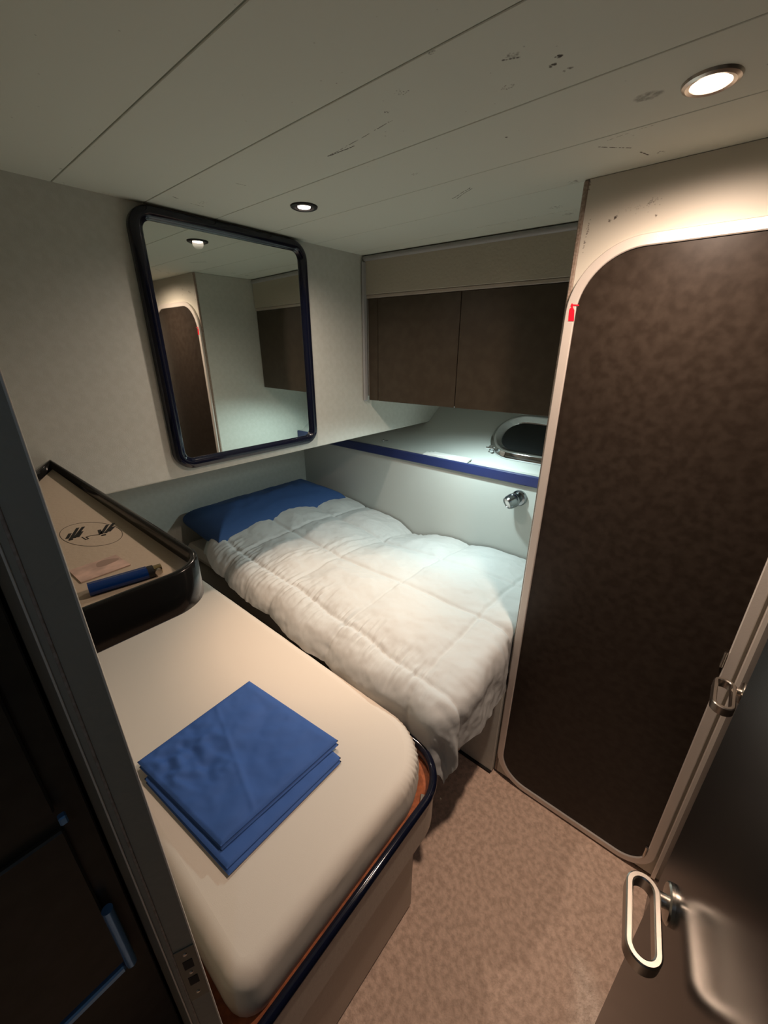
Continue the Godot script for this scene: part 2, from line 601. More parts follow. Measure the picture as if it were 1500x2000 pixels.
func make_ceiling() -> void:
	var root := structure_root("ceiling", "painted off white plank ceiling with scuff marks")
	var st := new_st()
	box(st, Vector3(-1.0, CEIL + 0.012, -2.3), Vector3(2.4, CEIL + 0.06, 0.7), 0.0)
	part(st, "backing", M.ceiling_back, root)
	# paint with stains and scratches, one texture over the whole ceiling
	var x0 := -0.02
	var z0 := -1.32
	var span := 1.6
	var N := 2048
	var img := Image.create(N, N, false, Image.FORMAT_RGB8)
	var base := Color(0.815, 0.835, 0.79)
	img.fill(base)
	var rng := RandomNumberGenerator.new()
	rng.seed = 5
	var put := func(x: float, z: float, r: float, c: Color, a: float) -> void:
		var cx := (x - x0) / span * N
		var cz := (z - z0) / span * N
		var rr := maxf(r / span * N, 0.6)
		for iy in range(int(cz - rr) - 1, int(cz + rr) + 2):
			for ix in range(int(cx - rr) - 1, int(cx + rr) + 2):
				if ix < 0 or iy < 0 or ix >= N or iy >= N: continue
				var q := Vector2(ix - cx, iy - cz).length()
				if q <= rr + 0.5:
					var o := img.get_pixel(ix, iy)
					img.set_pixel(ix, iy, o.lerp(c, a * clampf(rr + 0.5 - q, 0, 1)))
	var ink := Color(0.22, 0.20, 0.17)
	var streak := func(a: Array, b: Array, w: float, alpha: float, broken: float) -> void:
		var pa := on_y(a[0], a[1], CEIL)
		var pb := on_y(b[0], b[1], CEIL)
		var n := int((pa - pb).length() / 0.0006) + 2
		var wob := 0.0
		for k in n:
			var t := float(k) / (n - 1)
			wob = clampf(wob + rng.randf_range(-0.0003, 0.0003), -0.0015, 0.0015)
			if sin(t * 23.0 + wob * 4000.0) > broken * 2.0 - 1.0:
				var p := pa.lerp(pb, t)
				put.call(p.x + wob, p.z + wob, w * rng.randf_range(0.6, 1.0), ink, alpha * rng.randf_range(0.5, 1.0))
	var smudge := func(px: float, py: float, r: float, n: int, alpha: float, dot: float) -> void:
		var p := on_y(px, py, CEIL)
		for k in n:
			var a := rng.randf() * TAU
			var q := sqrt(rng.randf()) * r
			put.call(p.x + cos(a) * q, p.z + sin(a) * q * 1.6, dot * rng.randf_range(0.4, 1.0), ink, alpha)
	streak.call([640, 305], [765, 235], 0.0009, 0.55, 0.35)
	streak.call([640, 305], [690, 285], 0.0014, 0.6, 0.1)
	streak.call([883, 388], [918, 366], 0.0011, 0.8, 0.1)
	streak.call([892, 388], [922, 368], 0.0009, 0.7, 0.1)
	streak.call([1168, 287], [1230, 289], 0.0013, 0.8, 0.3)
	streak.call([1185, 275], [1275, 244], 0.0007, 0.4, 0.5)
	streak.call([1250, 297], [1268, 303], 0.0018, 0.5, 0.2)
	streak.call([930, 445], [1125, 408], 0.0007, 0.45, 0.4)
	streak.call([980, 118], [1010, 112], 0.0018, 0.35, 0.3)
	streak.call([460, 358], [480, 362], 0.0010, 0.5, 0.2)
	streak.call([338, 384], [348, 388], 0.0014, 0.5, 0.0)
	streak.call([372, 397], [400, 404], 0.0012, 0.45, 0.3)
	smudge.call(1265, 188, 0.011, 120, 0.05, 0.004)
	smudge.call(1090, 110, 0.003, 14, 0.6, 0.0022)
	smudge.call(1077, 128, 0.003, 12, 0.55, 0.0022)
	smudge.call(1108, 136, 0.004, 10, 0.25, 0.002)
	smudge.call(1000, 108, 0.006, 22, 0.16, 0.002)
	smudge.call(783, 180, 0.008, 16, 0.45, 0.0010)
	smudge.call(755, 218, 0.004, 10, 0.55, 0.001)
	smudge.call(990, 170, 0.006, 18, 0.25, 0.0014)
	smudge.call(988, 268, 0.0015, 6, 0.7, 0.0012)
	smudge.call(843, 103, 0.003, 10, 0.3, 0.0015)
	smudge.call(810, 340, 0.005, 14, 0.3, 0.0012)
	smudge.call(1085, 405, 0.012, 40, 0.35, 0.0015)
	smudge.call(1110, 418, 0.010, 40, 0.4, 0.0015)
	smudge.call(1120, 355, 0.008, 24, 0.3, 0.0018)
	smudge.call(1290, 297, 0.005, 12, 0.3, 0.0015)
	smudge.call(395, 395, 0.010, 22, 0.3, 0.0012)
	smudge.call(120, 330, 0.004, 14, 0.4, 0.001)
	smudge.call(560, 470, 0.012, 20, 0.3, 0.0012)
	for k in 90:
		put.call(rng.randf_range(0.2, 1.45), rng.randf_range(-1.3, 0.1), rng.randf_range(0.0006, 0.0013), ink, rng.randf_range(0.1, 0.35))
	for k in 60:
		put.call(rng.randf_range(0.25, 1.4), rng.randf_range(-1.297, -1.28), rng.randf_range(0.0006, 0.0018), ink, rng.randf_range(0.1, 0.4))
	var m := mat(Color(1, 1, 1), 0.75)
	m.albedo_texture = ImageTexture.create_from_image(img)
	var plain := textured(mat(base, 0.75), null, noise_tex(0.08, FastNoiseLite.TYPE_SIMPLEX, 256, true, 3.0, null, 81, 3), 5.0, 0.3)
	# planks
	var seam := 0.367
	var pitch := 0.1925
	for k in range(-7, 11):
		var a := seam + pitch * k
		var b := a + pitch
		if b < -0.99 or a > 2.38:
			continue
		st = new_st()
		var gap := 0.0011 if k < 2 else 0.0009
		var lo := Vector3(a + gap, CEIL, -2.28)
		var hi := Vector3(b - gap, CEIL + 0.012, 0.68)
		var seen := a >= x0 - 0.05 and b <= x0 + span
		if seen:
			plank(st, lo, hi, x0, z0, span)
		else:
			box(st, lo, hi, 0.001)
		part(st, "plank", m if seen else plain, root)

# ceiling board whose underside carries the paint texture
func plank(st: SurfaceTool, lo: Vector3, hi: Vector3, x0: float, z0: float, span: float) -> void:
	var uv := func(x: float, z: float) -> Vector2: return Vector2((x - x0) / span, (z - z0) / span)
	var zs := [lo.z, -1.32, 0.28, hi.z]
	for s in 3:
		var za: float = zs[s]
		var zb: float = zs[s + 1]
		var c := 0.0009
		var n := Vector3.DOWN
		var q := [Vector3(lo.x + c, lo.y, za), Vector3(hi.x - c, lo.y, za), Vector3(hi.x - c, lo.y, zb), Vector3(lo.x + c, lo.y, zb)]
		var w := []
		for p in q:
			w.append(uv.call(p.x, clampf(p.z, z0 + 0.001, z0 + span - 0.001)))
		if s != 1:
			w = [Vector2(0.5, 0.999), Vector2(0.5, 0.999), Vector2(0.5, 0.999), Vector2(0.5, 0.999)]
		tri(st, q[0], q[1], q[2], n, n, n, w[0], w[1], w[2])
		tri(st, q[0], q[2], q[3], n, n, n, w[0], w[2], w[3])
	for sx in [[lo.x, lo.x + 0.0009, -1.0], [hi.x, hi.x - 0.0009, 1.0]]:
		flat_quad(st, Vector3(sx[1], lo.y, lo.z), Vector3(sx[0], lo.y + 0.0009, lo.z), Vector3(sx[0], lo.y + 0.0009, hi.z), Vector3(sx[1], lo.y, hi.z), Vector3(sx[2], -1, 0))
		flat_quad(st, Vector3(sx[0], lo.y + 0.0009, lo.z), Vector3(sx[0], hi.y, lo.z), Vector3(sx[0], hi.y, hi.z), Vector3(sx[0], lo.y + 0.0009, hi.z), Vector3(sx[2], 0, 0))
	flat_quad(st, Vector3(lo.x, hi.y, lo.z), Vector3(hi.x, hi.y, lo.z), Vector3(hi.x, hi.y, hi.z), Vector3(lo.x, hi.y, hi.z), Vector3.UP)
	flat_quad(st, Vector3(lo.x, lo.y, lo.z), Vector3(hi.x, lo.y, lo.z), Vector3(hi.x, hi.y, lo.z), Vector3(lo.x, hi.y, lo.z), Vector3(0, 0, -1))
	flat_quad(st, Vector3(lo.x, lo.y, hi.z), Vector3(hi.x, lo.y, hi.z), Vector3(hi.x, hi.y, hi.z), Vector3(lo.x, hi.y, hi.z), Vector3(0, 0, 1))

# ------------------------------------------------------------------ lamps
func make_lamps() -> void:
	var warm := Color(1.0, 0.88, 0.79)
	var soft := Color(1.0, 0.91, 0.84)
	for k in 2:
		var at: Vector3 = [LAMP_NEAR, LAMP_FAR][k]
		var t := thing("ceiling_downlight", at, ["bright round ceiling downlight above the brown wardrobe door", "round ceiling downlight with dark ring in front of the mirror"][k], "downlight", "recessed ceiling downlights")
		var st := new_st()
		lathe(st, at, Vector3.DOWN, [Vector2(0.024, 0.0005), Vector2(0.025, 0.0045), Vector2(0.030, 0.0055), Vector2(0.0345, 0.0035), Vector2(0.036, 0.0)], 40)
		part(st, "ring", M.rubber if k == 1 else M.nickel, t)
		st = new_st()
		lathe(st, at, Vector3.DOWN, [Vector2(0.0, 0.0008), Vector2(0.0245, 0.0008)], 40)
		part(st, "reflector", M.chrome if k == 1 else glow(warm, 5.0), t)
		st = new_st()
		lathe(st, at, Vector3.DOWN, [Vector2(0.0165, 0.0009), Vector2(0.0165, 0.003), Vector2(0.012, 0.0042), Vector2(0.0, 0.0048)], 32)
		part(st, "bulb", glow(warm if k == 0 else soft, [14.0, 9.0][k]), t)
		if k == 0:
			spot("beam", at + Vector3(0, -0.008, 0), Vector3(0.06, -1, 0.0), warm, 1.26, 84.0, 1.0, 0.028, t)
		else:
			spot("beam", at + Vector3(0, -0.008, 0), Vector3.DOWN, soft, 0.50, 80.0, 1.0, 0.018, t)
			spot("beam_core", at + Vector3(0, -0.008, 0), Vector3.DOWN, Color(1.0, 0.83, 0.68), 0.95, 27.0, 0.9, 0.018, t)
	var c := LAMP_CABINET
	var u := thing("cabinet_underlight", c, "small round cool white light under the overhead cabinet", "light")
	var s2 := new_st()
	lathe(s2, c, Vector3.DOWN, [Vector2(0.024, 0.0), Vector2(0.032, 0.0), Vector2(0.032, 0.008), Vector2(0.028, 0.010), Vector2(0.024, 0.010)], 32)
	part(s2, "ring", M.nickel, u)
	s2 = new_st()
	lathe(s2, c, Vector3.DOWN, [Vector2(0.024, 0.008), Vector2(0.0, 0.009)], 32)
	var cool := Color(0.90, 1.0, 1.0)
	part(s2, "diffuser", glow(cool, 4.0), u)
	spot("beam", c + Vector3(0, -0.013, 0), Vector3(-0.20, -1, 0.04), cool, 0.62, 82.0, 0.6, 0.025, u)

# ------------------------------------------------------------------ overhead cabinet
func make_overhead_cabinet() -> void:
	var a := Vector3(1.400, 0, -1.298)   # front line, far end
	var b := Vector3(1.462, 0, -0.3795)   # front line, wardrobe end
	var t := thing("overhead_cabinet", Vector3(1.45, -0.222, -0.84), "overhead cabinet with two flat dark brown doors above the bed", "cabinet")
	var dir := (b - a).normalized()
	var out := Vector3(-dir.z, 0, dir.x)
	if out.x > 0: out = -out
	var st := new_st()
	var body := [Vector2(a.x + 0.012, a.z), Vector2(b.x + 0.012, b.z), Vector2(2.25, b.z), Vector2(2.25, a.z)]
	prism(st, body, Vector3(0, -0.205, 0), Vector3.RIGHT, Vector3(0, 0, 1), Vector3(0, CEIL + 0.205, 0))
	part(st, "body", M.vinyl, t)
	var L := (b - a).length()
	var bs := Basis(dir, Vector3.UP, dir.cross(Vector3.UP))
	var slabbed := func(called: String, s0: float, s1: float, y0: float, y1: float, d0: float, d1: float, m: Material, lab: String) -> MeshInstance3D:
		var s := new_st()
		var c := a + dir * (s0 + s1) * 0.5 + out * (d0 + d1) * 0.5 + Vector3(0, (y0 + y1) * 0.5, 0)
		var h := Vector3(absf(s1 - s0) * 0.5, (y1 - y0) * 0.5, absf(d1 - d0) * 0.5)
		box(s, c - h, c + h, 0.0015, bs)
		return part(s, called, m, t, lab)
	slabbed.call("header", 0.006, L - 0.002, 0.203, 0.325, -0.010, 0.008, M.header, "grey brown fabric header above the doors")
	slabbed.call("header_lip", 0.006, L - 0.002, 0.190, 0.202, -0.010, 0.004, M.grey_laminate, "pale lip under the header")
	slabbed.call("filler", 0.016, 0.066, -0.222, 0.189, -0.010, -0.002, M.brown_cabinet, "")
	slabbed.call("door", 0.069, 0.448, -0.222, 0.189, -0.012, 0.000, M.brown_cabinet, "dark brown flat door")
	slabbed.call("door", 0.4505, L - 0.003, -0.222, 0.189, -0.012, 0.000, M.brown_cabinet, "dark brown flat door")
	# round cornice along the ceiling and bead down the corner
	st = new_st()
	sweep(st, [a + dir * 0.004 + Vector3(0, 0.333, 0) + out * 0.004, a + dir * (L - 0.003) + Vector3(0, 0.333, 0) + out * 0.004], Vector3.UP, circle_profile(0.011, 0.0105))
	part(st, "cornice", M.trim_grey, t, "rounded grey cornice bead")
	st = new_st()
	box(st, Vector3(1.376, -0.226, -1.296), Vector3(1.402, 0.323, -1.284), 0.005)
	part(st, "corner_bead", M.trim_grey, t, "pale grey vertical corner bead")

# ------------------------------------------------------------------ wardrobe
func make_wardrobe() -> void:
	var X := 1.13
	var t := thing("wardrobe", Vector3(1.4, FLOOR, -0.1), "tall built-in wardrobe with dark brown door in rounded metal trim", "wardrobe")
	var st := new_st()
	box(st, Vector3(X + 0.012, FLOOR + 0.012, -0.364), Vector3(2.24, CEIL, 0.186), 0.0)
	part(st, "body", M.vinyl, t)
	# front and side faces as boards
	st = new_st()
	box(st, Vector3(X, FLOOR + 0.012, -0.366), Vector3(X + 0.0115, CEIL - 0.001, 0.186), 0.001)
	var face := part(st, "front_board", wardrobe_paint(), t)
	face.mesh = wardrobe_front_mesh(X)
	st = new_st()
	box(st, Vector3(X + 0.008, FLOOR + 0.012, -0.376), Vector3(1.69, CEIL - 0.001, -0.3645), 0.001)
	part(st, "side_board", M.vinyl, t)
	st = new_st()
	box(st, Vector3(X + 0.006, FLOOR, -0.36), Vector3(1.6, FLOOR + 0.0115, 0.186), 0.001)
	part(st, "plinth", M.dark, t)
	st = new_st()
	box(st, Vector3(X - 0.0015, FLOOR + 0.012, -0.378), Vector3(X + 0.008, CEIL - 0.001, -0.366), 0.003)
	part(st, "corner_edging", M.edging, t, "worn brown edging down the wardrobe corner")
	# door
	var lo := Vector2(-0.348, -1.543)
	var hi := Vector2(0.136, 0.203)
	var r := [0.10, 0.075, 0.12, 0.125]
	st = new_st()
	prism(st, rounded_rect(lo, hi, r, 20), Vector3(X, 0, 0), Vector3(0, 0, 1), Vector3.UP, Vector3(-0.006, 0, 0), 0.001)
	var door := part(st, "door", M.brown, t, "dark mottled brown door panel")
	var path := []
	for p in rounded_rect(lo - Vector2(0.012, 0.012), hi + Vector2(0.011, 0.009), [0.112, 0.087, 0.13, 0.135], 20):
		path.append(Vector3(X, p.y, p.x))
	st = new_st()
	sweep(st, path, Vector3.LEFT, rect_profile(-0.0115, 0.0115, 0.0, 0.011, 0.002), true, false)
	part(st, "trim", M.alu, t, "satin metal trim with rounded corners")
	for y in [-0.70, -1.47]:
		st = new_st()
		tube_between(st, Vector3(X - 0.010, y - 0.022, 0.131), Vector3(X - 0.010, y + 0.022, 0.131), 0.0035)
		part(st, "hinge", M.nickel, door, "small metal hinge pin")
	# frame strip next to the door
	st = new_st()
	box(st, Vector3(X - 0.010, FLOOR + 0.012, 0.1655), Vector3(X, CEIL - 0.001, 0.186), 0.002)
	part(st, "frame_strip", M.alu, t)

func wardrobe_paint() -> StandardMaterial3D:
	var N := 512
	var img := Image.create(N, N, false, Image.FORMAT_RGB8)
	img.fill(Color(0.80, 0.785, 0.74))
	var rng := RandomNumberGenerator.new()
	rng.seed = 9
	# v: 0 at y = -0.1, 1 at ceiling; u: 0 at z = -0.37, 1 at z = 0.19
	var dab := func(px: float, py: float, r: float, n: int, alpha: float, sx: float, sy: float) -> void:
		var p := on_x(px, py, 1.13)
		for k in n:
			var z := p.z + rng.randfn() * r * sx
			var y := p.y + rng.randfn() * r * sy
			var ix := int((z + 0.37) / 0.56 * N)
			var iy := int((y + 0.1) / 0.445 * N)
			if ix < 1 or iy < 1 or ix >= N - 1 or iy >= N - 1: continue
			for dx in 2:
				for dy in 2:
					img.set_pixel(ix + dx, iy + dy, img.get_pixel(ix + dx, iy + dy).lerp(Color(0.25, 0.21, 0.18), alpha))
	dab.call(1201, 426, 0.0014, 40, 0.25, 1, 1)
	dab.call(1190, 432, 0.0015, 12, 0.3, 1, 1)
	dab.call(1275, 395, 0.003, 26, 0.2, 2.2, 0.8)
	dab.call(1281, 422, 0.001, 6, 0.4, 1, 1)
	dab.call(1148, 360, 0.004, 80, 0.3, 0.6, 1.6)
	dab.call(1147, 450, 0.003, 20, 0.35, 0.4, 3)
	dab.call(1140, 480, 0.002, 12, 0.35, 0.4, 3)
	dab.call(1240, 408, 0.006, 20, 0.10, 2.5, 0.8)
	var m := mat(Color(1, 1, 1), 0.5)
	m.albedo_texture = ImageTexture.create_from_image(img)
	return m

func wardrobe_front_mesh(X: float) -> ArrayMesh:
	var st := new_st()
	var z0 := -0.366
	var z1 := 0.186
	var uv := func(y: float, z: float) -> Vector2: return Vector2((z + 0.37) / 0.56, clampf((y + 0.1) / 0.445, 0.004, 0.996))
	var ys := [FLOOR + 0.012, -0.09, CEIL - 0.001]
	for k in 2:
		var a := Vector3(X, ys[k], z0)
		var b := Vector3(X, ys[k], z1)
		var c := Vector3(X, ys[k + 1], z1)
		var d := Vector3(X, ys[k + 1], z0)
		var n := Vector3.LEFT
		var e := [Vector2(0.9, 0.01), Vector2(0.9, 0.01), Vector2(0.9, 0.01), Vector2(0.9, 0.01)]
		if k == 1:
			e = [uv.call(a.y, a.z), uv.call(b.y, b.z), uv.call(c.y, c.z), uv.call(d.y, d.z)]
		tri(st, a, b, c, n, n, n, e[0], e[1], e[2])
		tri(st, a, c, d, n, n, n, e[0], e[2], e[3])
	var w := Vector3(0.0115, 0, 0)
	var A := Vector3(X, ys[0], z0)
	var B := Vector3(X, ys[0], z1)
	var C := Vector3(X, ys[2], z1)
	var D := Vector3(X, ys[2], z0)
	flat_quad(st, A, B, B + w, A + w, Vector3.DOWN)
	flat_quad(st, D, C, C + w, D + w, Vector3.UP)
	flat_quad(st, A, D, D + w, A + w, Vector3(0, 0, -1))
	flat_quad(st, B, C, C + w, B + w, Vector3(0, 0, 1))
	flat_quad(st, A + w, B + w, C + w, D + w, Vector3.RIGHT)
	return st.commit()

# ------------------------------------------------------------------ mirror
func make_mirror() -> void:
	var z := -1.298
	var lo := Vector2(0.508, -0.362)
	var hi := Vector2(1.084, 0.3405)
	var t := thing("wall_mirror", Vector3(0.795, -0.352, z), "wall mirror in a dark navy glossy rounded frame", "mirror")
	var st := new_st()
	prism(st, rounded_rect(lo + Vector2(0.02, 0.02), hi - Vector2(0.02, 0.02), [0.04, 0.04, 0.04, 0.04], 10), Vector3(0, 0, z + 0.0005), Vector3.RIGHT, Vector3.UP, Vector3(0, 0, 0.011))
	part(st, "mirror_glass", M.mirror, t, "silvered mirror glass")
	var path := []
	for p in rounded_rect(lo + Vector2(0.017, 0.017), hi - Vector2(0.017, 0.017), [0.042, 0.042, 0.042, 0.042], 12):
		path.append(Vector3(p.x, p.y, z))
	st = new_st()
	var prof := []
	prof.append(Vector2(-0.017, 0.0005))
	for k in 11:
		var a := PI * (1.0 - k / 10.0)
		prof.append(Vector2(cos(a) * 0.017, 0.012 + sin(a) * 0.016))
	prof.append(Vector2(0.017, 0.0005))
	sweep(st, path, Vector3(0, 0, 1), prof, true)
	part(st, "frame", M.navy, t, "dark navy glossy frame")

# ------------------------------------------------------------------ bunks
func bunk_path(x0: float, x1: float, zf: float, zb: float, r: float, y: float, seg := 18) -> Array:
	var p := [Vector3(x0, y, zf)]
	for k in 6:
		p.append(Vector3(lerpf(x0, x1 - r, (k + 1) / 6.0), y, zf))
	for k in range(1, seg + 1):
		var a := PI / 2 * (1.0 - float(k) / seg)
		p.append(Vector3(x1 - r + cos(a) * r, y, zf - r + sin(a) * r))
	for k in 8:
		p.append(Vector3(x1, y, lerpf(zf - r, zb, (k + 1) / 8.0)))
	return p

func make_bunk_near() -> void:
	var t := thing("bunk_bed", Vector3(0.4, FLOOR, -1.2), "grey bunk with navy rail carrying the cream mattress", "bunk", "cabin bunks")
	var st := new_st()
	box(st, Vector3(0.052, FLOOR + 0.012, -2.155), Vector3(0.574, -1.10, -0.377), 0.002)
	part(st, "base", M.grey_laminate, t, "grey laminate base cabinet")
	st = new_st()
	box(st, Vector3(0.052, FLOOR, -2.15), Vector3(0.570, FLOOR + 0.0115, -0.381), 0.0)
	part(st, "plinth", M.dark, t)
	# mattress board with rounded corner
	var out := []
	for p in bunk_path(0.052, 0.680, -0.350, -2.155, 0.115, 0.0):
		out.append(Vector2(p.x, p.z))
	out.append(Vector2(0.052, -2.155))
	st = new_st()
	prism(st, out, Vector3(0, -1.0995, 0), Vector3.RIGHT, Vector3(0, 0, 1), Vector3(0, 0.018, 0), 0.001)
	part(st, "board", M.wood, t, "orange brown plywood mattress board")
	st = new_st()
	sweep(st, bunk_path(0.052, 0.684, -0.344, -2.155, 0.12, 0.0), Vector3.UP, rect_profile(-0.003, 0.003, -1.190, -1.057, 0.0008), false, false)
	part(st, "fascia", M.grey_laminate, t, "grey curved fascia board")
	st = new_st()
	sweep(st, bunk_path(0.052, 0.684, -0.344, -2.155, 0.12, -1.050), Vector3.UP, circle_profile(0.0105, 0.0125, 16))
	part(st, "rail", M.navy, t, "glossy navy edge rail")
	st = new_st()
	var br := on_y(828, 1562, -1.078)
	box(st, br + Vector3(-0.016, -0.004, -0.009), br + Vector3(0.012, 0.002, 0.007), 0.001, Basis(Vector3.UP, 0.5))
	part(st, "corner_bracket", M.nickel, t)
	st = new_st()
	var sc := Vector3(0.655, -1.150, -0.352)
	lathe(st, sc, Vector3(0.5, 0, 0.86), [Vector2(0, 0), Vector2(0.004, 0), Vector2(0.003, 0.0025), Vector2(0, 0.003)], 12)
	part(st, "screw_cap", M.nickel, t)
	# mattress
	var m := thing("mattress", Vector3(0.38, -1.08, -1.2), "bare mattress under a fitted cream sheet", "mattress")
	var plan := []
	for p in bunk_path(0.072, 0.676, -0.370, -2.14, 0.165, 0.0, 40):
		plan.append(Vector2(p.x, p.z))
	var dense := []
	plan.append(Vector2(0.14, -2.14))
	plan.append(Vector2(0.072, -2.07))
	plan[0] = Vector2(0.072, -0.420)
	for k in 6:
		var a := PI - PI / 2 * (k + 1) / 6.0
		plan.insert(k + 1, Vector2(0.122 + cos(a) * 0.05, -0.420 + sin(a) * 0.05))
	for i in plan.size():
		var a: Vector2 = plan[i]
		var b: Vector2 = plan[(i + 1) % plan.size()]
		var n := maxi(1, int((b - a).length() / 0.012))
		for k in n:
			dense.append(a.lerp(b, float(k) / n))
	var cnt := dense.size()
	var nor := []
	for i in cnt:
		var d: Vector2 = (dense[(i + 1) % cnt] - dense[(i - 1 + cnt) % cnt]).normalized()
		nor.append(Vector2(d.y, -d.x))
	# outward check
	if (nor[0] as Vector2).dot(dense[0] - Vector2(0.38, -1.2)) < 0:
		for i in cnt: nor[i] = -nor[i]
	var wr := FastNoiseLite.new()
	wr.seed = 4
	wr.frequency = 1.0
	var rings := []
	var levels := []
	for k in 7:
		levels.append([-1.0805 + 0.075 * k / 6.0, 0.004 * sin(PI * k / 6.0), k / 6.0])
	for k in range(1, 11):
		var a := PI / 2 * k / 10.0
		levels.append([-1.0055 + sin(a) * 0.037, -0.035 * (1 - cos(a)), 1.0 - k / 10.0])
	for lv in levels:
		var row := []
		for i in cnt:
			var p: Vector2 = dense[i]
			var corner := exp(-pow((p - Vector2(0.625, -0.42)).length() / 0.085, 2))
			var s := i * 0.012
			var w: float = 0.0042 * corner * lv[2] * sin(s * 320.0 + 2.0 * sin(lv[0] * 60.0))
			w += 0.0016 * wr.get_noise_2d(s * 14.0, lv[0] * 30.0) * lv[2]
			var q: Vector2 = p + nor[i] * (lv[1] + w)
			row.append(Vector3(q.x, lv[0], q.y))
		rings.append(row)
	st = new_st()
	var full := []
	for row in rings: full.append(row)
	grid_ring(st, full, Vector2(0.38, -1.2))
	# top: shrink to an inner outline, crowned, then triangulated flat middle
	var last: Array = rings[rings.size() - 1]
	var caps := []
	for k in 15:
		var f := k / 14.0
		var row := []
		for i in cnt:
			var p: Vector3 = last[i]
			var c := Vector3(0.36, -0.9685, clampf(p.z, -1.8, -0.72))
			var q := p.lerp(c, f)
			q.y = -0.9685 + 0.003 * sin(f * PI / 2) + 0.0012 * wr.get_noise_2d(q.x * 9.0, q.z * 7.0) * f
			row.append(q)
		caps.append(row)
	for k in 14:
		for i in cnt:
			var b := (i + 1) % cnt
			for w in [[caps[k][i], caps[k][b], caps[k + 1][b]], [caps[k][i], caps[k + 1][b], caps[k + 1][i]]]:
				tri(st, w[0], w[1], w[2], Vector3.UP, Vector3.UP, Vector3.UP)
	part(st, "fitted_sheet", M.sheet, m)

func grid_ring(st: SurfaceTool, R: Array, c: Vector2) -> void:
	var ni := R.size()
	var nj: int = R[0].size()
	var N := []
	for i in ni:
		var row := []
		for j in nj:
			var i0 := maxi(i - 1, 0)
			var i1 := mini(i + 1, ni - 1)
			var nn: Vector3 = (R[i1][j] - R[i0][j]).cross(R[i][(j + 1) % nj] - R[i][(j - 1 + nj) % nj]).normalized()
			row.append(nn)
		N.append(row)
	var p: Vector3 = R[0][0]
	var sg := 1.0 if N[0][0].dot(Vector3(p.x - c.x, 0, p.z - c.y)) > 0 else -1.0
	for i in ni - 1:
		for j in nj:
			var b := (j + 1) % nj
			tri(st, R[i][j], R[i + 1][j], R[i + 1][b], N[i][j] * sg, N[i + 1][j] * sg, N[i + 1][b] * sg)
			tri(st, R[i][j], R[i + 1][b], R[i][b], N[i][j] * sg, N[i + 1][b] * sg, N[i][b] * sg)

func make_bunk_hull() -> void:
	var t := thing("bunk_bed", Vector3(1.3, FLOOR, -1.2), "bunk with dark rail under the white quilt", "bunk", "cabin bunks")
	var st := new_st()
	box(st, Vector3(1.112, FLOOR + 0.012, -2.155), Vector3(1.695, -1.15, -0.380), 0.002)
	part(st, "base", M.vinyl, t)
	st = new_st()
	box(st, Vector3(1.106, FLOOR, -2.15), Vector3(1.69, FLOOR + 0.0115, -0.384), 0.0)
	part(st, "plinth", M.dark, t)
	st = new_st()
	var out := []
	for p in bunk_path_mirror(1.690, 0.722, -0.392, -2.155, 0.10, 0.0):
		out.append(Vector2(p.x, p.z))
	out.append(Vector2(1.690, -2.155))
	prism(st, out, Vector3(0, -1.149, 0), Vector3.RIGHT, Vector3(0, 0, 1), Vector3(0, 0.068, 0), 0.002)
	part(st, "board", M.grey_laminate, t)
	st = new_st()
	sweep(st, bunk_path_mirror(1.690, 0.720, -0.390, -2.155, 0.10, -1.068), Vector3.UP, circle_profile(0.006, 0.012, 14))
	part(st, "rail", M.navy, t, "glossy navy edge rail")
	st = new_st()
	sweep(st, bunk_path_mirror(1.690, 0.722, -0.391, -2.155, 0.10, 0.0), Vector3.UP, rect_profile(-0.003, 0.003, -1.155, -1.080, 0.0008), false, false)
	part(st, "fascia", M.navy, t)
	var m := thing("mattress", Vector3(1.25, -1.08, -1.2), "mattress hidden under the white quilt and blue pillow", "mattress")
	st = new_st()
	box(st, Vector3(0.80, -1.0805, -2.15), Vector3(1.685, -1.005, -0.44), 0.03)
	part(st, "cover", M.sheet, m)

func bunk_path_mirror(x0: float, x1: float, zf: float, zb: float, r: float, y: float, seg := 14) -> Array:
	var p := [Vector3(x0, y, zf)]
	for k in 6:
		p.append(Vector3(lerpf(x0, x1 + r, (k + 1) / 6.0), y, zf))
	for k in range(1, seg + 1):
		var a := PI / 2 * (1.0 + float(k) / seg)
		p.append(Vector3(x1 + r + cos(a) * r, y, zf - r + sin(a) * r))
	for k in 8:
		p.append(Vector3(x1, y, lerpf(zf - r, zb, (k + 1) / 8.0)))
	return p

# ------------------------------------------------------------------ quilt
func table_value(xs: Array, ys: Array, x: float) -> float:
	if x <= xs[0]: return ys[0]
	for k in xs.size() - 1:
		if x <= xs[k + 1]:
			var t: float = (x - xs[k]) / (xs[k + 1] - xs[k])
			t = t * t * (3 - 2 * t)
			return lerpf(ys[k], ys[k + 1], t)
	return ys[ys.size() - 1]

func fall(d: float, r: float) -> Vector2:      # along the cloth past an edge -> (outward, down)
	if d <= 0.0: return Vector2(d, 0.0)
	var q := r * PI / 2
	if d < q:
		return Vector2(sin(d / r) * r, (1 - cos(d / r)) * r)
	return Vector2(r + (d - q) * 0.06, r + (d - q))

func groove(d: float, w: float) -> float:
	return exp(-d * d / (w * w))

